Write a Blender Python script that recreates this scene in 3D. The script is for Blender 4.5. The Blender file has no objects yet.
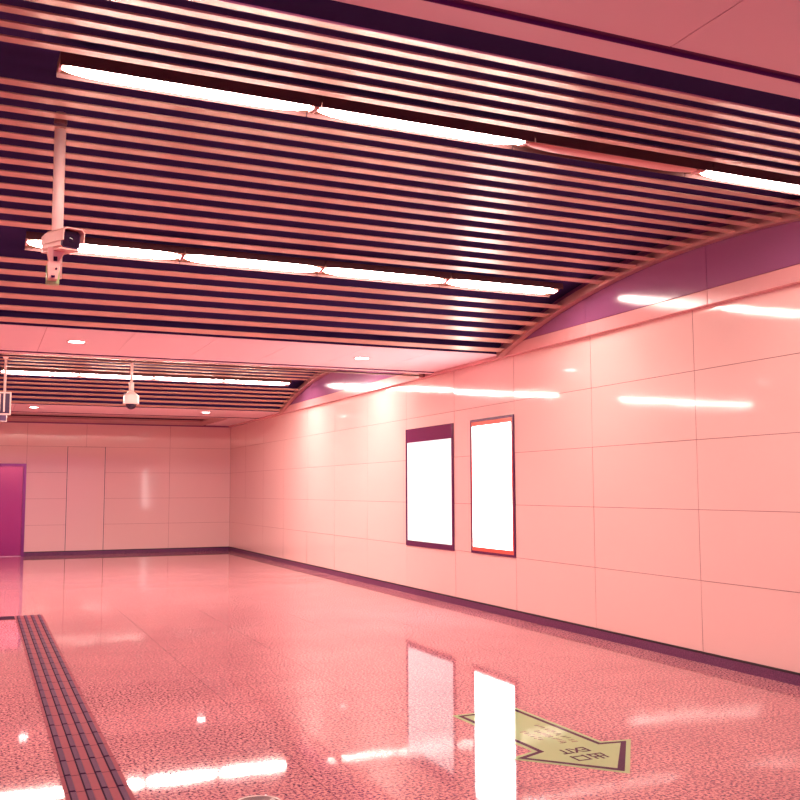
import bpy, bmesh, math, random
from mathutils import Vector, Matrix
random.seed(7)
S = bpy.context.scene
COL = S.collection
PI = math.pi
WORLD, EXPO = .8, 1.2

# ------------------------------------------------------------------ materials
def new_mat(name):
    m = bpy.data.materials.new(name); m.use_nodes = True
    nt = m.node_tree
    return m, nt, nt.nodes['Principled BSDF']

def mat(name, col, rough=.5, metal=0., emit=None, estr=0., spec=.5, coat=0., coat_rough=.05):
    m, nt, b = new_mat(name)
    b.inputs['Base Color'].default_value = (*col, 1)
    b.inputs['Roughness'].default_value = rough
    b.inputs['Metallic'].default_value = metal
    b.inputs['Specular IOR Level'].default_value = spec
    b.inputs['Coat Weight'].default_value = coat
    b.inputs['Coat Roughness'].default_value = coat_rough
    if emit:
        b.inputs['Emission Color'].default_value = (*emit, 1)
        b.inputs['Emission Strength'].default_value = estr
    return m

def vary(name, c1, c2, scale, rough=.4, metal=0., bump=0., stretch=(1, 1, 1), spec=.5, detail=3.):
    """two-tone noise over the surface, object coordinates"""
    m, nt, b = new_mat(name); N, L = nt.nodes, nt.links
    tc = N.new('ShaderNodeTexCoord'); mp = N.new('ShaderNodeMapping'); mp.inputs['Scale'].default_value = stretch
    no = N.new('ShaderNodeTexNoise'); no.inputs['Scale'].default_value = scale; no.inputs['Detail'].default_value = detail
    mx = N.new('ShaderNodeMix'); mx.data_type = 'RGBA'
    mx.inputs['A'].default_value = (*c1, 1); mx.inputs['B'].default_value = (*c2, 1)
    L.new(tc.outputs['Object'], mp.inputs['Vector']); L.new(mp.outputs['Vector'], no.inputs['Vector'])
    L.new(no.outputs['Fac'], mx.inputs['Factor']); L.new(mx.outputs['Result'], b.inputs['Base Color'])
    b.inputs['Roughness'].default_value = rough; b.inputs['Metallic'].default_value = metal
    b.inputs['Specular IOR Level'].default_value = spec
    if bump:
        bp = N.new('ShaderNodeBump'); bp.inputs['Strength'].default_value = bump; bp.inputs['Distance'].default_value = .01
        L.new(no.outputs['Fac'], bp.inputs['Height']); L.new(bp.outputs['Normal'], b.inputs['Normal'])
    return m

def floor_material():
    m, nt, b = new_mat('polished_granite'); N, L = nt.nodes, nt.links
    tc = N.new('ShaderNodeTexCoord')
    n1 = N.new('ShaderNodeTexNoise'); n1.inputs['Scale'].default_value = 58; n1.inputs['Detail'].default_value = 2.5; n1.inputs['Roughness'].default_value = .65
    r1 = N.new('ShaderNodeValToRGB'); e = r1.color_ramp.elements
    e[0].position = .40; e[0].color = (*FLOOR_DARK, 1); e[1].position = .50; e[1].color = (*FLOOR_MID, 1)
    x = e.new(.66); x.color = (*FLOOR_LIGHT, 1)
    n2 = N.new('ShaderNodeTexNoise'); n2.inputs['Scale'].default_value = 1.3; n2.inputs['Detail'].default_value = 4
    r2 = N.new('ShaderNodeValToRGB'); e2 = r2.color_ramp.elements
    e2[0].position = .3; e2[0].color = (.84, .80, .84, 1); e2[1].position = .7; e2[1].color = (1, 1, 1, 1)
    mul = N.new('ShaderNodeMix'); mul.data_type = 'RGBA'; mul.blend_type = 'MULTIPLY'; mul.inputs['Factor'].default_value = 1
    L.new(tc.outputs['Object'], n1.inputs['Vector']); L.new(tc.outputs['Object'], n2.inputs['Vector'])
    L.new(n1.outputs['Fac'], r1.inputs['Fac']); L.new(n2.outputs['Fac'], r2.inputs['Fac'])
    L.new(r1.outputs['Color'], mul.inputs['A']); L.new(r2.outputs['Color'], mul.inputs['B'])
    # tile joints
    sx = N.new('ShaderNodeSeparateXYZ'); L.new(tc.outputs['Object'], sx.inputs['Vector'])
    def joint(sock, off, pitch, w):
        a = N.new('ShaderNodeMath'); a.operation = 'SUBTRACT'; L.new(sock, a.inputs[0]); a.inputs[1].default_value = off - pitch / 2
        p = N.new('ShaderNodeMath'); p.operation = 'FLOORED_MODULO'; L.new(a.outputs[0], p.inputs[0]); p.inputs[1].default_value = pitch
        q = N.new('ShaderNodeMath'); q.operation = 'SUBTRACT'; L.new(p.outputs[0], q.inputs[0]); q.inputs[1].default_value = pitch / 2
        s = N.new('ShaderNodeMath'); s.operation = 'ABSOLUTE'; L.new(q.outputs[0], s.inputs[0])
        t = N.new('ShaderNodeMath'); t.operation = 'LESS_THAN'; L.new(s.outputs[0], t.inputs[0]); t.inputs[1].default_value = w / 2
        return t.outputs[0]
    jx = joint(sx.outputs['X'], .715, .9015, .005); jy = joint(sx.outputs['Y'], 4.86, .611, .006)
    mxm = N.new('ShaderNodeMath'); mxm.operation = 'MAXIMUM'; L.new(jx, mxm.inputs[0]); L.new(jy, mxm.inputs[1])
    sc_ = N.new('ShaderNodeMath'); sc_.operation = 'MULTIPLY'; L.new(mxm.outputs[0], sc_.inputs[0]); sc_.inputs[1].default_value = .62
    mj = N.new('ShaderNodeMix'); mj.data_type = 'RGBA'; mj.inputs['B'].default_value = (.10, .02, .06, 1)
    L.new(sc_.outputs[0], mj.inputs['Factor']); L.new(mul.outputs['Result'], mj.inputs['A'])
    L.new(mj.outputs['Result'], b.inputs['Base Color'])
    b.inputs['Roughness'].default_value = .5
    b.inputs['Specular IOR Level'].default_value = 0.
    b.inputs['Coat Weight'].default_value = 1.; b.inputs['Coat Roughness'].default_value = .04; b.inputs['Coat IOR'].default_value = 1.33
    # very slight unevenness of the polish
    bp = N.new('ShaderNodeBump'); bp.inputs['Strength'].default_value = .012; bp.inputs['Distance'].default_value = .01
    n3 = N.new('ShaderNodeTexNoise'); n3.inputs['Scale'].default_value = 9; L.new(tc.outputs['Object'], n3.inputs['Vector'])
    L.new(n3.outputs['Fac'], bp.inputs['Height']); L.new(bp.outputs['Normal'], b.inputs['Coat Normal'])
    return m

def steel_material():
    m = vary('brushed_steel', (.48, .11, .17), (.40, .09, .16), 6, rough=.22, metal=1., stretch=(1, 1, 30))
    return m

WALL = (.93, .645, .605)
FLOOR_DARK, FLOOR_MID, FLOOR_LIGHT = (.10, .022, .12), (.74, .30, .31), (.92, .48, .45)
M = {}
M['wall'] = mat('enamel_panel', WALL, .07, spec=.5)
M['wall_joint'] = mat('panel_joint', (.36, .10, .12), .7)
M['lunette_shaded'] = mat('upper_panel_shaded', (.30, .10, .23), .14)  # shade on the wall above the ledge put into the colour
M['ledge'] = mat('ledge_panel', (.76, .38, .38), .16)
M['soffit'] = mat('soffit_panel', (.95, .72, .75), .42, spec=.3)
M['soffit_joint'] = mat('soffit_joint', (.42, .12, .18), .7)
M['groove'] = mat('groove_paint', (.15, .025, .13), .7)
M['slat'] = vary('slat_aluminium', (.70, .44, .34), (.64, .40, .31), 4, rough=.27, metal=.32, stretch=(.3, 6, 6), spec=.2)
M['plenum'] = mat('plenum_paint', (.058, .036, .135), .9, spec=.0)
M['frame_strip'] = mat('edge_frame', (.55, .26, .24), .35, metal=.4)
M['gap'] = mat('shadow_gap', (.025, .006, .03), .9, spec=.1)
M['floor'] = floor_material()
M['base'] = vary('baseboard_granite', (.0, .0, .02), (.30, .075, .22), 90, rough=.35, detail=1.)
M['base_top'] = mat('baseboard_cap', (.012, .004, .012), .5)
M['steel'] = steel_material()
M['door_frame'] = mat('door_frame', (.25, .06, .20), .3, metal=.8)
M['white'] = mat('white_enamel', (.93, .66, .60), .3)
M['cam_pink'] = mat('camera_shell', (.90, .48, .42), .35)
M['black'] = mat('black_glass', (.02, .008, .025), .08)
M['dark'] = mat('dark_plastic', (.05, .015, .06), .3)
M['lens'] = mat('lens_ring', (.16, .05, .18), .12)
M['tube'] = mat('tube_light', (1, .9, .85), .4, emit=(1, .76, .66), estr=25)
M['tube_far'] = mat('far_tube_light', (1, .9, .85), .4, emit=(1, .80, .71), estr=42)
M['tube_end'] = mat('tube_cap', (.85, .45, .45), .4)
M['tube_off'] = mat('unlit_tube', (.92, .45, .42), .35)
M['tray'] = mat('light_tray', (.30, .15, .10), .6, spec=.1)
M['lip'] = mat('trough_lip', (.15, .07, .07), .6, spec=.1)
M['down'] = mat('downlight_lens', (1, .9, .9), .4, emit=(1, .86, .80), estr=13)
M['down_ring'] = mat('downlight_ring', (.95, .55, .52), .4)
M['panel_hot'] = mat('bright_panel', (1, 1, 1), .3, emit=(1, .95, .93), estr=4.5)
M['panel_dim'] = mat('white_panel', (1, 1, 1), .15, emit=(.55, .95, 1), estr=.27)
M['box_frame'] = mat('lightbox_frame', (.12, .02, .09), .25)
M['box_header'] = mat('lightbox_header', (.17, .028, .11), .15)
M['glow_frame'] = mat('lightbox_glow_frame', (.75, .14, .10), .3)  # red bloom of the bright panel painted into the inner frame
M['tac'] = vary('tactile_tile', (.26, .040, .065), (.30, .046, .075), 14, spec=.15, rough=.6)
M['tac_bar'] = vary('tactile_bar', (.085, .015, .065), (.11, .02, .08), 30, spec=.15, rough=.6)
M['tac_seam_shade'] = mat('tactile_seam_shade', (.03, .006, .03), .8, spec=.1)
M['olive'] = mat('sticker_film', (.40, .58, .28), .5, spec=0, coat=.6, coat_rough=.045)
M['ink'] = mat('sticker_ink', (.04, .006, .055), .5, spec=0, coat=.45, coat_rough=.045)
M['redink'] = mat('sticker_small_ink', (.22, .05, .06), .5, spec=0, coat=1., coat_rough=.045)
M['rim'] = mat('plate_rim', (.85, .62, .60), .25, metal=.4)

# ------------------------------------------------------------------ mesh helpers
class MB:
    def __init__(s): s.bm = bmesh.new(); s.mats = []
    def mi(s, m):
        if m not in s.mats: s.mats.append(m)
        return s.mats.index(m)
    def face(s, pts, m):
        f = s.bm.faces.new([s.bm.verts.new(p) for p in pts]); f.material_index = s.mi(m); return f
    def box(s, a, b, m, bevel=0., mtx=None):
        (x0, y0, z0), (x1, y1, z1) = a, b
        v = [s.bm.verts.new(p) for p in ((x0,y0,z0),(x1,y0,z0),(x1,y1,z0),(x0,y1,z0),(x0,y0,z1),(x1,y0,z1),(x1,y1,z1),(x0,y1,z1))]
        fs = [s.bm.faces.new([v[i] for i in q]) for q in ((3,2,1,0),(4,5,6,7),(0,1,5,4),(1,2,6,5),(2,3,7,6),(3,0,4,7))]
        k = s.mi(m)
        for f in fs: f.material_index = k
        if mtx: bmesh.ops.transform(s.bm, matrix=mtx, verts=v)
        if bevel:
            es = list({e for f in fs for e in f.edges})
            r = bmesh.ops.bevel(s.bm, geom=es, offset=bevel, segments=2, affect='EDGES', profile=.5)
            for f in r['faces']: f.material_index = k
        return fs
    def prism(s, poly, axis, a, b, m):
        """poly: 2D outline; extruded along axis (0,1,2) from a to b"""
        def P(p, t):
            q = list(p); q.insert(axis, t); return q
        k = s.mi(m)
        va = [s.bm.verts.new(P(p, a)) for p in poly]; vb = [s.bm.verts.new(P(p, b)) for p in poly]
        n = len(poly); fs = [s.bm.faces.new(va), s.bm.faces.new(vb[::-1])]
        for i in range(n): fs.append(s.bm.faces.new([va[i], vb[i], vb[(i+1) % n], va[(i+1) % n]]))
        for f in fs: f.material_index = k
        bmesh.ops.recalc_face_normals(s.bm, faces=fs)
        return fs
    def lathe(s, prof, m, seg=32, mtx=None, smooth=True):
        """prof: list of (r, z)"""
        k = s.mi(m); rings = []; allv = []
        for r, z in prof:
            if r < 1e-6: ring = [s.bm.verts.new((0, 0, z))]
            else: ring = [s.bm.verts.new((r*math.cos(2*PI*i/seg), r*math.sin(2*PI*i/seg), z)) for i in range(seg)]
            rings.append(ring); allv += ring
        fs = []
        for A, B in zip(rings, rings[1:]):
            for i in range(seg):
                j = (i+1) % seg
                if len(A) == 1 and len(B) == 1: continue
                if len(A) == 1: q = [A[0], B[j], B[i]]
                elif len(B) == 1: q = [A[i], A[j], B[0]]
                else: q = [A[i], A[j], B[j], B[i]]
                fs.append(s.bm.faces.new(q))
        for f in fs: f.material_index = k; f.smooth = smooth
        bmesh.ops.recalc_face_normals(s.bm, faces=fs)
        if mtx: bmesh.ops.transform(s.bm, matrix=mtx, verts=allv)
        return fs
    def build(s, name, parent=None, loc=None):
        me = bpy.data.meshes.new(name); s.bm.normal_update(); s.bm.to_mesh(me); s.bm.free()
        for m in s.mats: me.materials.append(m)
        o = bpy.data.objects.new(name, me); COL.objects.link(o)
        if parent: o.parent = parent
        if loc is not None: o.location = loc
        return o

def struct(o): o['kind'] = 'structure'; return o
def tag(o, label, cat, group=None):
    o['label'] = label; o['category'] = cat
    if group: o['group'] = group
    return o
def thing(name, label, cat, loc, rotz=0., group=None):
    o = bpy.data.objects.new(name, None); COL.objects.link(o); o.empty_display_size = .1
    o.location = loc; o.rotation_euler = (0, 0, rotz)
    return tag(o, label, cat, group)
def copy_tree(o, parent=None):
    c = o.copy(); COL.objects.link(c)
    if parent: c.parent = parent
    for ch in list(o.children): copy_tree(ch, c)
    return c

# ------------------------------------------------------------------ measured layout (metres; camera above the origin)
H = 1.4656
XW, XT = 5.657, 5.585        # right wall face, projecting ledge face
YB = 23.498                  # back wall face
ZB = .088                    # baseboard height
ZS = 3.05                    # soffit height
ZT = 3.015                   # underside of the ledge
PER = 9.0                    # bay length
YC, HW, APEX, RAD = 6.3695, 3.41, 3.5479, 11.50
PITCH, PHASE = .2519, -.0775     # slat spacing along the curve
def onarc(j): return YC + RAD*math.sin((PHASE+j*PITCH)/RAD) - YC
XL = -6.0                    # left wall
def arc(Y, yc=YC): return APEX - (RAD - math.sqrt(RAD**2 - (Y-yc)**2))

# ------------------------------------------------------------------ floor
b = MB(); b.box((XL-.3, -7, -.12), (XW+.3, YB+.3, 0), M['floor']); struct(b.build('floor'))

# ------------------------------------------------------------------ right wall: enamelled panels with open joints
VP, V0 = 1.5425, 6.574
b = MB()
b.box((XW+.012, -7, 0), (XW+.3, YB+.3, 4.1), M['wall_joint'])
rows = [ZB+.004, ZB+.6, ZB+1.2, ZB+1.8, ZB+2.4, 3.06]
g = .0022
LB = [(11.222, 12.748, .674, 2.333), (9.660, 10.738, .683, 2.336)]
y = V0 - 9*VP
while y < YB:
    for i in range(5):
        y0, y1 = y+g, min(y+VP, YB)-g
        if y1 <= y0: continue
        z0, z1 = rows[i]+g, rows[i+1]-g
        t1, t2 = random.uniform(-.0012, .0012), random.uniform(-.0012, .0012)
        pts = [(XW + (s*t1+u*t2)*.7, yy, zz) for (yy, zz, s, u) in ((y0,z0,-1,-1),(y0,z1,-1,1),(y1,z1,1,1),(y1,z0,1,-1))]
        b.face(pts, M['wall'])
        bk = [(XW+.013, p[1], p[2]) for p in pts]
        for k in range(4): b.face([pts[k], bk[k], bk[(k+1) % 4], pts[(k+1) % 4]], M['wall_joint'])
    y += VP
wr = struct(b.build('wall_right'))

# ledge over the right wall, and the panelled lunettes above it
b = MB()
ys = [-7, -3.0, .2, 2.6, 4.48, 6.30, 8.09, 9.87, 11.65, 13.45, 15.2, 17.0, 18.8, 20.6, 22.0, YB]
for y0, y1 in zip(ys, ys[1:]):
    b.box((XT, y0+.0012, ZT), (XW+.02, y1-.0012, 3.146), M['ledge'], bevel=.004)
struct(b.build('trim_1'))
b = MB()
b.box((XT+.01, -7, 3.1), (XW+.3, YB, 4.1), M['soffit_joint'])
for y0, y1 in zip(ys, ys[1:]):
    b.box((XT, y0+.003, 3.151), (XT+.012, y1-.003, 3.75), M['lunette_shaded'])
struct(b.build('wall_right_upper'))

# baseboards
b = MB()
b.box((XW-.014, -7, 0), (XW+.02, YB, ZB-.010), M['base']); b.box((XW-.014, -7, ZB-.010), (XW+.02, YB, ZB+.002), M['base_top'])
struct(b.build('baseboard_right'))
b = MB()
b.box((.955, YB-.014, 0), (XW, YB+.02, ZB-.012), M['base']); b.box((.955, YB-.014, ZB-.012), (XW, YB+.02, ZB+.004), M['base_top'])
b.box((XL, YB-.014, 0), (-1.02, YB+.02, ZB-.012), M['base']); b.box((XL, YB-.014, ZB-.012), (-1.02, YB+.02, ZB+.004), M['base_top'])
struct(b.build('baseboard_back'))

# ------------------------------------------------------------------ back wall
b = MB()
b.box((XL-.3, YB+.012, 0), (XW+.3, YB+.3, 4.1), M['wall_joint'])
bx = [XL, -4.4, -2.6, -.6, .955, 2.70-.02, 4.178, XW]
bx_top = [XL, -4.4, -2.6, -.6, .955, 2.25, 4.178, XW]
DX0, DX1 = 1.842, 2.672         # flush service door
def bp(x0, x1, z0, z1):
    if x1-x0 < .01: return
    t1, t2 = random.uniform(-.001, .001), random.uniform(-.001, .001)
    pts = [(xx, YB + (s*t1+u*t2)*.7, zz) for (xx, zz, s, u) in ((x0+g,z0+g,-1,-1),(x1-g,z0+g,1,-1),(x1-g,z1-g,1,1),(x0+g,z1-g,-1,1))]
    b.face(pts, M['wall'])
    bk = [(p[0], YB+.013, p[2]) for p in pts]
    for k in range(4): b.face([pts[k], pts[(k+1) % 4], bk[(k+1) % 4], bk[k]], M['wall_joint'])
for x0, x1 in zip(bx_top, bx_top[1:]): bp(x0, x1, rows[4], 3.06)
bp(XL, -1.02, rows[0], rows[4]); bp(-1.02, .955, 2.085, rows[4])
for i in range(4):
    bp(.955, DX0-.008, rows[i], rows[i+1])
    bp(DX1+.008, 4.178, rows[i], rows[i+1]); bp(4.178, XW, rows[i], rows[i+1])
struct(b.build('wall_back'))
b = MB(); b.box((XL, YB-.06, ZT), (XT, YB+.02, 3.2), M['lunette_shaded'], bevel=.004); struct(b.build('trim_2'))  # shade under the back ledge put into its purple colour

# steel double door
b = MB()
b.box((.895, YB-.012, 0), (.955, YB+.10, 2.085), M['door_frame']); b.box((-1.02, YB-.012, 0), (-.96, YB+.10, 2.085), M['door_frame'])
b.box((-.96, YB-.012, 2.03), (.895, YB+.10, 2.085), M['door_frame'])
d1 = struct(b.build('door_1'))
for x0, x1, hx in ((-.955, -.034, -.12), (-.030, .890, .05)):
    b = MB(); b.box((x0, YB+.0, .012), (x1, YB+.045, 2.026), M['steel'], bevel=.003); lf = b.build('door_leaf', d1); lf['kind'] = 'structure'
    b = MB(); b.box((hx, YB-.05, .95), (hx+.03, YB-.03, 1.25), M['rim'], bevel=.006)
    b.box((hx+.005, YB-.035, .97), (hx+.025, YB, 1.0), M['rim']); b.box((hx+.005, YB-.035, 1.2), (hx+.025, YB, 1.23), M['rim'])
    b.build('door_handle', lf)
b = MB(); b.box((-.96, YB-.03, 0), (.895, YB+.05, .010), M['rim']); b.build('threshold', d1)
# flush panelled service door
b = MB()
b.box((DX0, YB-.002, ZB+.005), (DX1, YB+.03, rows[4]-.006), M['wall'], bevel=.002)
d2 = struct(b.build('door_2'))
b = MB()
b.box((DX0-.012, YB+.004, ZB), (DX0, YB+.03, rows[4]), M['gap']); b.box((DX1, YB+.004, ZB), (DX1+.012, YB+.03, rows[4]), M['gap'])
b.build('door_gap', d2)

# left wall (beyond the frame) closing the hall
b = MB(); b.box((XL-.3, -7, 0), (XL, YB+.3, 4.1), M['wall']); struct(b.build('wall_left'))

# ------------------------------------------------------------------ ceiling: flat soffits between vaulted slatted bays
def soffit(y0, y1, x1=XT, name='ceiling'):
    b = MB()
    b.box((XL, y0, ZS+.006), (x1, y1, ZS+.30), M['soffit_joint'])
    x = .545 - 8*.84
    while x < x1:
        a, c = max(x, XL)+.0025, min(x+.84, x1)-.0025
        if c > a: b.box((a, y0, ZS), (c, y1, ZS+.007), M['soffit'])
        x += .84
    b.box((XL, y0-.004, ZS+.004), (x1, y0-.0005, ZS+.30), M['plenum'])
    # groove and edge strip on the far side
    b.box((XL, y1, ZS+.004), (x1, y1+.035, ZS+.30), M['groove'])
    b.box((XL, y1+.035, ZS-.011), (x1, y1+.148, ZS+.30), M['soffit'])
    b.box((XL, y1+.030, ZS-.010), (x1, y1+.035, ZS+.30), M['groove'])
    return struct(b.build(name))
S0 = (-1.5, 2.655); S1 = (9.825, 11.625); S2 = (18.825, 20.60)
for s in (S0, S1, S2): soffit(*s)

NS = 28
def vault(n, y_first, name='ceiling_vault'):
    yc = YC + n*PER
    b = MB()
    # dark plenum sheet above the slats
    K = 24
    ya, yb = yc-HW-.26, yc+HW+.05
    prev = None
    pts = []
    for i in range(K+1):
        Y = ya + (yb-ya)*i/K
        yy = min(max(Y, yc-HW), yc+HW)
        pts.append((Y, arc(yy, yc)+.15))
    top = [(Y, z+.1) for Y, z in pts]
    b.prism(pts + top[::-1], 0, XL, XT+.005, M['plenum'])
    v = struct(b.build(name))
    # slats
    b = MB()
    w = .096
    Ys = []
    for i in range(-14, 14):
        j = i+.5
        if 6 < abs(j) < 8: continue                 # room for the lamp troughs
        th = (PHASE+j*PITCH)/RAD
        Ys.append((yc + RAD*math.sin(th), th))
    for Y, th in Ys:
        z = arc(Y, yc)
        mt = Matrix.Translation((0, Y, z)) @ Matrix.Rotation(-th, 4, 'X')
        b.box((XL, -w/2, 0), (XT-.08, w/2, .007), M['slat'], mtx=mt)
    b.build('slats', v)
    # curved edge frame along the wall
    b = MB()
    K = 40
    lo, hi = [], []
    for i in range(K+1):
        Y = yc-HW + 2*HW*i/K
        z = arc(Y, yc); lo.append((Y, z-.026)); hi.append((Y, z+.06))
    b.prism(lo + hi[::-1], 0, XT-.085, XT-.012, M['frame_strip'])
    b.build('edge_frame', v)
    b = MB()
    b.prism([(Y, z+.012) for Y, z in lo] + hi[::-1], 0, XT-.012, XT-.001, M['gap'])
    b.build('shadow_gap', v)
    return v
vault(0, 0); vault(1, 0)

# far strip: recessed slot with a metal surround, then plain ceiling
b = MB()
ya, yb2 = S2[1]+.19, YB-.02
b.box((XL, ya, ZS+.03), (4.70, YB, ZS+.3), M['gap']); b.box((4.70, ya, ZS+.05), (XT, YB, ZS+.3), M['gap'])
b.box((XL, ya+.02, ZS), (4.95, ya+.62, ZS+.1), M['frame_strip'])
b.box((XL, ya+1.42, ZS-.01), (4.95, YB-.10, ZS+.1), M['frame_strip'])
b.box((4.66, ya+.62, ZS), (4.95, ya+1.42, ZS+.1), M['frame_strip'])
b.box((5.02, ya, ZS), (XT, YB-.06, ZS+.1), M['soffit'])
struct(b.build('ceiling_slot'))
# roof over everything (keeps daylight out)
b = MB(); b.box((XL-.3, -7, 4.1), (XW+.3, YB+.3, 4.2), M['plenum']); struct(b.build('roof'))

# ------------------------------------------------------------------ fluorescent fixtures
LEN = 1.240
def capsule(L, r, seg=16):
    """elongated lamp body, along X, tapering at both ends"""
    pr = []
    n = 10
    for i in range(n+1):
        a = PI/2*i/n
        pr.append((r*math.sin(a)**.9 if i else 0., -L/2 + .26*(1-math.cos(a))))
    for i in range(n, -1, -1):
        a = PI/2*i/n
        pr.append((r*math.sin(a)**.9 if i else 0., L/2 - .26*(1-math.cos(a))))
    return pr
def fixture(lit=True, tube_m=None):
    root = thing('fluorescent_light', '', 'light', (0, 0, 0))
    b = MB()  # flat plate carrying a long lamp shaped like its fading glow, thin turned-down lips
    h = LEN/2 - .003
    b.box((-h, -.122, .012), (h, .122, .016), M['tray']); b.box((-h, -.120, .0161), (h, .120, .050), M['lip'])
    b.box((-h, -.128, -.010), (h, -.122, .050), M['lip']); b.box((-h, .122, -.010), (h, .128, .050), M['lip'])
    b.build('housing', root)
    b = MB()
    mt = Matrix.Translation((0, 0, .010)) @ Matrix.Diagonal((1, 1, .42, 1)) @ Matrix.Rotation(PI/2, 4, 'Y')
    b.lathe(capsule(LEN-.03, .074 if lit else .066), tube_m if lit else M['tube_off'], 24, mt)
    b.build('tube', root)
    for s in (-1, 1):
        b = MB(); b.box((s*(h-.007)-.006, -.05, -.004), (s*(h-.007)+.006, .05, .02), M['tube_end'], bevel=.003)
        b.build('end_cap', root)
    return root
lit0 = fixture(True, M['tube']); far0 = fixture(True, M['tube_far']); off0 = fixture(False)
used = []
RN = ['near row of lamps', 'second row of lamps']
def place_light(x, n, side, lit, label, group):
    src = (far0 if n else lit0) if lit else off0
    o = src if src not in used else copy_tree(src)
    used.append(o) if o is src else None
    yc = YC + n*PER; th = (PHASE+side*7*PITCH)/RAD; Y = yc + RAD*math.sin(th)
    o.location = (x, Y, arc(Y, yc)+.002); o.rotation_euler = (-th, 0, 0)
    tag(o, label, 'light', group)
    return o
X0 = .262
def cx(i): return X0 + LEN*(i+.5)
r1 = ['lit fluorescent tube at the left end of the upper lamp row, above the bullet camera',
      'second lit fluorescent tube of the upper lamp row, next to the unlit one',
      'unlit pinkish fluorescent tube in the upper lamp row of the slatted ceiling',
      'lit fluorescent tube at the wall end of the upper lamp row, past the unlit one']
r2 = ['lit fluorescent tube directly behind the bullet camera in the middle lamp row',
      'second lit fluorescent tube of the middle lamp row from the bullet camera',
      'third lit fluorescent tube of the middle lamp row from the bullet camera',
      'lit fluorescent tube ending beside the arched wall edge in the middle lamp row']
r3 = ['lit fluorescent tube behind the hanging monitor pole in the far slatted bay',
      'lit fluorescent tube behind the dome camera pole in the far slatted bay',
      'third lit fluorescent tube of the far bay, just past the dome camera',
      'lit fluorescent tube at the wall end of the far slatted bay']
for i in range(4): place_light(cx(i), 0, -1, i != 2, r1[i], 'upper lamp row')
for i in range(4): place_light(cx(i), 0, 1, True, r2[i], 'middle lamp row')
for i in range(4): place_light(cx(i)-.02, 1, 1, True, r3[i], 'far lamp row')
for i in range(4): place_light(cx(i)-.02, 1, -1, True, 'lit fluorescent tube of the far bay hidden behind the first pink soffit', 'lamp row behind the soffit')

for n in (0, 1):  # lamp rows added out of view to brighten the hall
    for side in (-1, 1):
        for i in range(3): place_light(-1.3-LEN*(i+.5), n, side, True, 'added fluorescent tube lighting the hall from its unseen left half', 'added lamps of the left half of the hall')

# ------------------------------------------------------------------ downlights in the soffits
def downlight():
    root = thing('downlight', '', 'light', (0, 0, 0))
    b = MB(); b.lathe([(.098, .002), (.105, -.004), (.085, -.008), (.082, .002)], M['down_ring'], 32); b.build('trim_ring', root)
    b = MB(); b.lathe([(.084, -.003), (.04, -.010), (0, -.012)], M['down'], 32); b.build('lens', root)
    return root
d0 = downlight(); first = True
for x, y, lab in ((.89, 10.66, 'round recessed downlight at the left in the near pink soffit'),
                  (4.17, 10.71, 'round recessed downlight near the wall in the near pink soffit'),
                  (.886, 19.42, 'small round downlight beside the hanging monitor in the far soffit'),
                  (4.168, 19.45, 'small round downlight near the back corner in the far soffit')):
    o = d0 if first else copy_tree(d0); first = False
    o.location = (x, y, ZS); tag(o, lab, 'light', 'downlights in the soffits')

# ------------------------------------------------------------------ light boxes on the right wall
def frame_boxes(b, x0, x1, y0, y1, z0, z1, l, r, bo, t, m):
    b.box((x0, y0, z0), (x1, y0+l, z1), m); b.box((x0, y1-r, z0), (x1, y1, z1), m)
    b.box((x0, y0+l, z0), (x1, y1-r, z0+bo), m); b.box((x0, y0+l, z1-t), (x1, y1-r, z1), m)
y0, y1, z0, z1 = LB[0]
lb = thing('lightbox', 'blank white poster lightbox with a dark header band, left of the glowing one', 'lightbox', (XW, (y0+y1)/2, z0))
O = Vector(lb.location)
def loc(v): return Vector(v)-O
b = MB(); frame_boxes(b, XW-.014, XW+.005, y0, y1, z0, z1, .050, .055, .075, .195, M['box_frame']); b.build('frame', lb, -O)
b = MB(); b.box((XW-.016, y0+.05, z1-.195), (XW-.0141, y1-.055, z1-.004), M['box_header']); b.build('header_band', lb, -O)
b = MB(); b.box((XW-.010, y0+.05, z0+.075), (XW-.004, y1-.055, z1-.195), M['panel_dim']); b.build('panel', lb, -O)
y0, y1, z0, z1 = LB[1]
lb2 = thing('lightbox', 'brightly glowing white lightbox with a red-lit dark frame, on the right', 'lightbox', (XW, (y0+y1)/2, z0))
O = Vector(lb2.location)
b = MB(); frame_boxes(b, XW-.014, XW+.005, y0, y1, z0, z1, .028, .022, .03, .03, M['box_frame']); b.build('frame', lb2, -O)
b = MB(); frame_boxes(b, XW-.011, XW+.003, y0+.028, y1-.022, z0+.03, z1-.03, .035, .030, .05, .055, M['glow_frame']); b.build('inner_frame', lb2, -O)
b = MB(); b.box((XW-.0115, y0+.063, z0+.08), (XW-.004, y1-.052, z1-.085), M['panel_hot']); b.build('panel', lb2, -O)

# ------------------------------------------------------------------ bullet camera on its drop pole
PX, PY, PZ = .352, 5.66, 3.56
cam = thing('security_camera', 'white bullet security camera hanging on a long pole from the near slatted ceiling', 'camera', (PX, PY, PZ))
b = MB(); b.lathe([(.0, .06), (.031, .06), (.031, 2.66-PZ), (0, 2.66-PZ)], M['white'], 24); b.build('pole', cam)
b = MB(); b.lathe([(.0, .03), (.036, .03), (.036, .0), (.033, -.006), (.0, -.006)], M['frame_strip'], 24); b.build('ceiling_plate', cam)
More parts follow.
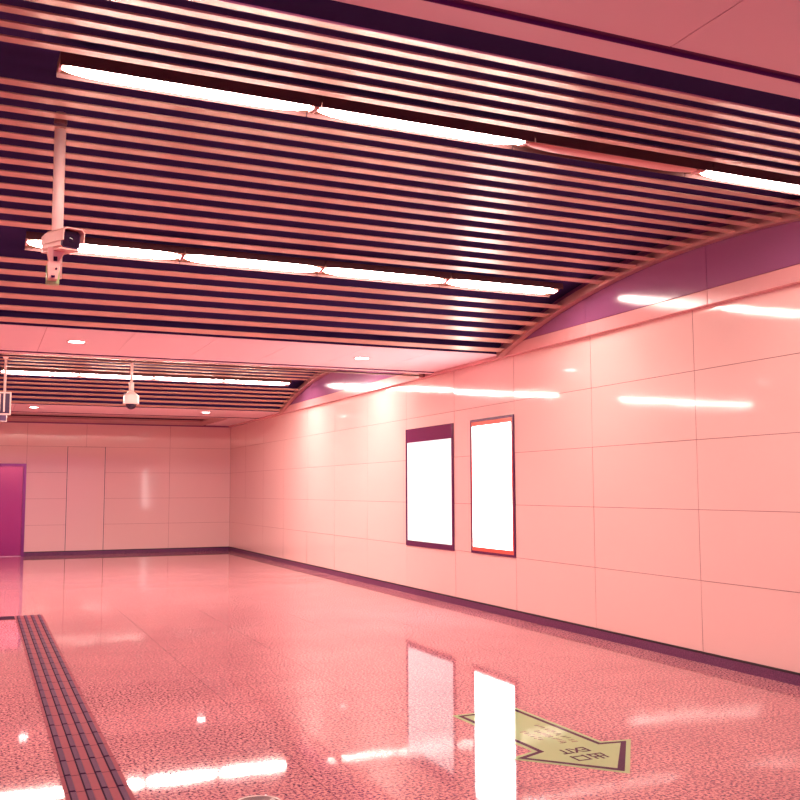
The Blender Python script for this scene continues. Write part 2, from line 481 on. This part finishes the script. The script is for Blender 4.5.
# body in its own frame: +X forward, +Z up
def camframe(az, tilt, roll=0.):
    return Matrix.Rotation(az, 4, 'Z') @ Matrix.Rotation(tilt, 4, 'Y') @ Matrix.Rotation(roll, 4, 'X')
MX = Matrix.Translation(Vector((.388, 5.50, 2.838)) - Vector(cam.location)) @ camframe(-PI/2+math.radians(20), math.radians(5)) @ Matrix.Scale(1.1, 4)
def hull(b, secs, m):
    """secs: list of (x, outline [(y,z)...]); lofted"""
    k = b.mi(m); rings = [[b.bm.verts.new((x, p[0], p[1])) for p in o] for x, o in secs]
    n = len(rings[0]); fs = [b.bm.faces.new(rings[0]), b.bm.faces.new(rings[-1][::-1])]
    for A, B in zip(rings, rings[1:]):
        for i in range(n): fs.append(b.bm.faces.new([A[i], A[(i+1) % n], B[(i+1) % n], B[i]]))
    for f in fs: f.material_index = k
    bmesh.ops.recalc_face_normals(b.bm, faces=fs)
    return [v for r in rings for v in r]
def octo(w, zt, zb, c):
    return [(-w, zb+c), (-w, zt-c), (-w+c, zt), (w-c, zt), (w, zt-c), (w, zb+c), (w-c, zb), (-w+c, zb)]
b = MB(); vs = hull(b, [(-.20, octo(.036, .028, -.036, .012)), (-.17, octo(.045, .040, -.042, .014)), (.055, octo(.049, .045, -.044, .014))], M['cam_pink'])
# recessed front
vs += hull(b, [(.0551, octo(.049, .045, -.044, .014)), (.060, octo(.046, .042, -.041, .013))], M['dark'])
bmesh.ops.transform(b.bm, matrix=MX, verts=vs); b.build('camera_body', cam)
b = MB(); vs = hull(b, [(.0601, octo(.041, .037, -.036, .008)), (.063, octo(.040, .036, -.035, .008))], M['black'])
bmesh.ops.transform(b.bm, matrix=MX, verts=vs)
b.lathe([(.0, .0645), (.013, .0645), (.015, .0630), (.015, .060)], M['black'], 24, MX @ Matrix.Rotation(PI/2, 4, 'Y'))
b.build('lens_window', cam)
# sunshield: roof and two cheeks running past the front
b = MB(); W = .056; vs = []
prof = [(-W, -.010), (-W, .040), (-W+.016, .056), (W-.016, .056), (W, .040), (W, -.010), (W-.005, -.010), (W-.005, .038), (W-.018, .051), (-W+.018, .051), (-W+.005, .038), (-W+.005, -.010)]
prof0 = [(y*.86, z*.86-.002) for y, z in prof]
vs += hull(b, [(-.185, prof0), (-.13, prof), (.092, prof)], M['cam_pink'])
bmesh.ops.transform(b.bm, matrix=MX, verts=vs); b.build('sunshield', cam)
b = MB()
vs = hull(b, [(-.185, [(-.046, -.050), (-.046, -.040), (.046, -.040), (.046, -.050)]), (.062, [(-.049, -.050), (-.049, -.043), (.049, -.043), (.049, -.050)])], M['cam_pink'])
bmesh.ops.transform(b.bm, matrix=MX, verts=vs); b.build('base_tray', cam)
# swivel and wall box under the body
b = MB()
q = Vector((.332, 5.555, 0)) - Vector((cam.location.x, cam.location.y, 0))
def tz(z): return z - PZ
def taper(b, c0, c1, w0, d0, w1, d1, m):
    o = lambda w, d, c, z: [(c[0]-w, c[1]-d, z), (c[0]+w, c[1]-d, z), (c[0]+w, c[1]+d, z), (c[0]-w, c[1]+d, z)]
    A = [b.bm.verts.new(p) for p in o(w0, d0, c0, c0[2])]; B = [b.bm.verts.new(p) for p in o(w1, d1, c1, c1[2])]
    fs = [b.bm.faces.new(A[::-1]), b.bm.faces.new(B)] + [b.bm.faces.new([A[i], A[(i+1) % 4], B[(i+1) % 4], B[i]]) for i in range(4)]
    for f in fs: f.material_index = b.mi(m)
    bmesh.ops.recalc_face_normals(b.bm, faces=fs)
taper(b, (q.x, q.y, tz(2.726)), (q.x+.012, q.y+.01, tz(2.802)), .026, .03, .050, .045, M['cam_pink'])
b.box((q.x-.004, q.y-.036, tz(2.728)), (q.x+.016, q.y-.02, tz(2.752)), M['gap'])
b.build('swivel_bracket', cam)
b = MB()
taper(b, (q.x-.004, q.y, tz(2.628)), (q.x, q.y+.0, tz(2.724)), .024, .03, .032, .036, M['cam_pink'])
b.box((q.x-.014, q.y-.040, tz(2.634)), (q.x+.006, q.y-.028, tz(2.645)), M['ink'])
b.lathe([(0, .004), (.006, .004), (.006, -.004)], M['dark'], 12, Matrix.Translation((q.x+.012, q.y-.0345, tz(2.684))) @ Matrix.Rotation(PI/2, 4, 'X'))
b.build('bracket_box', cam)
b = MB(); b.box((q.x-.036, q.y+.030, tz(2.612)), (q.x+.034, q.y+.085, tz(2.722)), M['olive'], bevel=.003); b.build('back_plate', cam)

# ------------------------------------------------------------------ dome camera
dc = thing('hanging_dome_camera', 'white dome security camera hanging on a thin pole in the far slatted bay', 'camera', (2.160, 15.67, 3.546))
b = MB(); b.lathe([(0, .0), (.022, .0), (.022, -.40), (0, -.40)], M['white'], 20); b.build('pole', dc)
b = MB(); b.lathe([(0, -.36), (.036, -.36), (.040, -.37), (.040, -.53), (0, -.53)], M['white'], 24); b.build('collar', dc)
b = MB(); b.lathe([(0, -.505), (.042, -.51), (.098, -.555), (.122, -.585), (.124, -.695), (.130, -.702), (.120, -.708), (0, -.708)], M['white'], 32); b.build('housing', dc)
b = MB(); b.lathe([(.086, -.706)] + [(.086*math.cos(a), -.712-.080*math.sin(a)) for a in [i*PI/2/10 for i in range(11)]], M['black'], 32); b.build('dome', dc)

# ------------------------------------------------------------------ hanging monitors at the left edge
def monitor(x, y, ztop, w0, w1, h, lab, pole_x):
    r = thing('hanging_monitor', lab, 'monitor', (pole_x, y, ztop))
    zt = arc(y if y < 18.8 else 18.8, YC+PER) + .05 - ztop
    if True:
        b = MB(); b.lathe([(0, zt), (.019, zt), (.019, -.02), (0, -.02)], M['white'], 16); b.build('pole', r)
        b = MB(); b.lathe([(0, zt-.03), (.062, zt-.03), (.060, zt-.05), (.030, zt-.10), (.019, zt-.105)], M['white'], 20); b.build('ceiling_cup', r)
    b = MB()
    t = .022
    b.box((w0, -.03, -h), (w0+t, .05, 0), M['white'], bevel=.006); b.box((w1-t, -.03, -h), (w1, .05, 0), M['white'], bevel=.006)
    b.box((w0+t-.004, -.03, -h), (w1-t+.004, .05, -h+t), M['white'], bevel=.006); b.box((w0+t-.004, -.03, -t), (w1-t+.004, .05, 0), M['white'], bevel=.006)
    b.build('bezel', r)
    b = MB(); b.box((w0+t, -.012, -h+t), (w1-t, .045, -t), M['dark']); b.build('back_panel', r)
    b = MB(); b.box((w0+.12, -.05, -h+.05), (-.055, -.012, -.03), M['white'], bevel=.008); b.build('rear_cover', r)
    b = MB(); b.box((-.014, -.028, -h+.045), (.010, -.012, -.0), M['white'], bevel=.003); b.build('mount_rail', r)
    return r
monitor(0, 15.81, 2.975, -.80, .098, .352, 'hanging monitor with a white bezel at the left edge, on a pole', .296)
m2 = thing('hanging_monitor', 'dark monitor housing showing just below the white-rimmed monitor at the left edge', 'monitor', (.25, 17.6, 2.98))
b = MB(); b.box((-.75, -.03, -.345), (.13, .05, 0), M['dark'], bevel=.012); b.build('housing', m2)
b = MB(); b.box((-.74, -.034, -.340), (.125, -.0301, -.330), M['white']); b.box((.116, -.034, -.33), (.126, -.0301, -.02), M['white']); b.build('edge_trim', m2)
b = MB(); zt = arc(17.6, YC+PER)+.05-2.98; b.lathe([(0, zt), (.016, zt), (.016, -.02), (0, -.02)], M['white'], 16, Matrix.Translation((-.08, 0, 0))); b.build('pole', m2)

# ------------------------------------------------------------------ tactile guide path in the floor
tp = thing('tactile_paving', 'dark reddish tactile guide path of ridged tiles turning left across the floor', 'tactile paving', (.5785, 8.5, 0))
b = MB(); T = .003
tx0, tx1, ty1 = .427-.5785, .730-.5785, 12.32-8.5
TL = .290
b.box((tx0, -6.3, .0005), (tx1, ty1, T), M['tac']); b.box((-6.4, ty1-.30, .0005), (tx0, ty1, T), M['tac'])
y = ty1
while y > -6.2:
    b.box((tx0, y-.0025, T), (tx1, y+.0025, T+.0006), M['tac_seam_shade']); y -= TL
b.build('base', tp)
b = MB()
def bar(x0, x1, y0, y1): # raised flat-topped ridge
    z0, z1, e = T, T+.006, .006
    lo = [(x0, y0, z0), (x1, y0, z0), (x1, y1, z0), (x0, y1, z0)]; hi = [(x0+e, y0+e, z1), (x1-e, y0+e, z1), (x1-e, y1-e, z1), (x0+e, y1-e, z1)]
    L_ = [b.bm.verts.new(p) for p in lo]; H_ = [b.bm.verts.new(p) for p in hi]
    k = b.mi(M['tac_bar'])
    f = b.bm.faces.new(H_); f.material_index = k
    for i in range(4):
        f = b.bm.faces.new([L_[i], L_[(i+1) % 4], H_[(i+1) % 4], H_[i]]); f.material_index = b.mi(M['tac_seam_shade'] if i in (0, 3) else M['tac_bar'])  # near and left sides coloured dark as painted shade
y = ty1
first = True
while y > -6.2:
    for c in range(4):
        xc = tx0 + (tx1-tx0)*(c+.5)/4
        bar(xc-.019, xc+.017, y-TL+.005, y-.005)
    y -= TL
x = tx0
while x > -6.2:
    for c in range(4):
        yc = ty1-.30 + .30*(c+.5)/4
        bar(x-TL+.006, x-.006, yc-.020, yc+.020)
    x -= TL
b.build('guide_ridges', tp)

# ------------------------------------------------------------------ arrow sticker with lettering
ar = thing('floor_arrow_sign', 'pale yellow exit arrow sticker with dark border and lettering on the floor', 'sign', (3.13, 5.0, 0))
def poly(pts, z0, z1, m, b):
    k = b.mi(m)
    lo = [b.bm.verts.new((x-3.13, y-5.0, z0)) for x, y in pts]; hi = [b.bm.verts.new((x-3.13, y-5.0, z1)) for x, y in pts]
    n = len(pts); fs = [b.bm.faces.new(lo), b.bm.faces.new(hi[::-1])] + [b.bm.faces.new([lo[i], hi[i], hi[(i+1) % n], lo[(i+1) % n]]) for i in range(n)]
    for f in fs: f.material_index = k
    bmesh.ops.recalc_face_normals(b.bm, faces=fs)
out = [(2.868, 5.745), (3.362, 5.765), (3.372, 4.812), (3.560, 4.785), (3.132, 4.225), (2.700, 4.715), (2.893, 4.795)]
def inset(pts, d):
    n = len(pts); c = []
    for i in range(n):
        p0, p1, p2 = Vector(pts[i-1]), Vector(pts[i]), Vector(pts[(i+1) % n])
        a = (p1-p0).normalized(); e = (p2-p1).normalized()
        na, ne = Vector((a.y, -a.x)), Vector((e.y, -e.x))
        l = (na+ne); l = l/(l.length_squared)*2
        c.append(tuple(p1 + l*d))
    return c
mid, inn = inset(out, .026), inset(out, .056)
inn[4] = (inn[4][0], inn[4][1]+.014)
b = MB(); poly(out, .0004, .0016, M['olive'], b); b.build('film', ar)
b = MB(); k = b.mi(M['ink']); n = len(out)
for i in range(n):
    j = (i+1) % n
    f = b.bm.faces.new([b.bm.verts.new((p[0]-3.13, p[1]-5.0, .0020)) for p in (mid[i], mid[j], inn[j], inn[i])]); f.material_index = k
bmesh.ops.recalc_face_normals(b.bm, faces=b.bm.faces[:])
b.build('border', ar)
def text(body, cx_, cy_, size, m, name, sx=1., rot=PI):
    cu = bpy.data.curves.new(name, 'FONT'); cu.body = body; cu.size = size; cu.offset = .003; cu.align_x = 'CENTER'; cu.align_y = 'CENTER'
    t = bpy.data.objects.new(name+'_tmp', cu); COL.objects.link(t)
    dg = bpy.context.evaluated_depsgraph_get(); me = bpy.data.meshes.new_from_object(t.evaluated_get(dg))
    bpy.data.objects.remove(t); bpy.data.curves.remove(cu)
    me.materials.clear(); me.materials.append(m); me.name = name
    o = bpy.data.objects.new(name, me); COL.objects.link(o); o.parent = ar
    o.location = (cx_-3.13, cy_-5.0, .0022); o.rotation_euler = (0, 0, rot); o.scale = (sx, 1, 1)
    return o
text('\u51fa\u53e3', 3.122, 4.575, .118, M['ink'], 'lettering', .95)
text('EXIT', 3.115, 4.715, .125, M['ink'], 'lettering', .72)
rnd = random.Random(3)
for row, (xa, ya, yb_) in enumerate(((3.232, 5.30, 4.88), (3.160, 5.18, 4.87), (3.075, 5.20, 4.98))):
    b = MB(); y = ya
    while y > yb_:
        wd = rnd.uniform(.010, .022)
        for s in range(rnd.choice((2, 3))):
            o_ = rnd.uniform(-.020, .020)
            b.box((xa+o_-3.13-.012, y-wd-5.0, .0018), (xa+o_-3.13+.010, y-wd+.007-5.0, .0021), M['redink'])
        b.box((xa-3.13-.020, y-.004-5.0, .0018), (xa-3.13+.018, y-5.0, .0021), M['redink'])
        y -= wd+rnd.uniform(.010, .030)
    b.build('lettering', ar)

# ------------------------------------------------------------------ round plate at the bottom edge
fp = thing('floor_plate', 'round dark floor plate with a pale metal rim at the bottom edge of the picture', 'floor plate', (1.247, 4.548, 0))
b = MB(); b.lathe([(.104, .0005), (.116, .0005), (.114, .005), (.106, .006), (.102, .003)], M['rim'], 48); b.build('rim', fp)
b = MB(); b.lathe([(0, .003), (.1035, .003), (.1035, .0006), (0, .0006)], M['black'], 48); b.build('disc', fp)

# the first copies stand in the scene already; remove nothing else
# ------------------------------------------------------------------ world, camera, view
w = bpy.data.worlds.new('hall_air'); S.world = w; w.use_nodes = True
bg = w.node_tree.nodes['Background']; bg.inputs['Color'].default_value = (.45, .11, .55, 1); bg.inputs['Strength'].default_value = WORLD
c = bpy.data.cameras.new('camera'); co = bpy.data.objects.new('camera', c); COL.objects.link(co)
f, pi_, ya_, ro = 960.2, .0932526, .411115, -.0031935
F = Vector((math.sin(ya_)*math.cos(pi_), math.cos(ya_)*math.cos(pi_), math.sin(pi_)))
R0 = Vector((math.cos(ya_), -math.sin(ya_), 0)); U0 = R0.cross(F)
R_ = R0*math.cos(ro) + U0*math.sin(ro); U_ = -R0*math.sin(ro) + U0*math.cos(ro)
co.matrix_world = Matrix(((R_.x, U_.x, -F.x, 0), (R_.y, U_.y, -F.y, 0), (R_.z, U_.z, -F.z, H), (0, 0, 0, 1)))
c.sensor_width = 36; c.lens = f/800*36; c.clip_start = .05
S.camera = co
S.view_settings.view_transform = 'Standard'; S.view_settings.look = 'None'; S.view_settings.gamma = 1
S.view_settings.exposure = EXPO
S.cycles.max_bounces = 8; S.cycles.diffuse_bounces = 5; S.cycles.glossy_bounces = 4
S.cycles.use_denoising = True
S.cycles.sample_clamp_indirect = 8
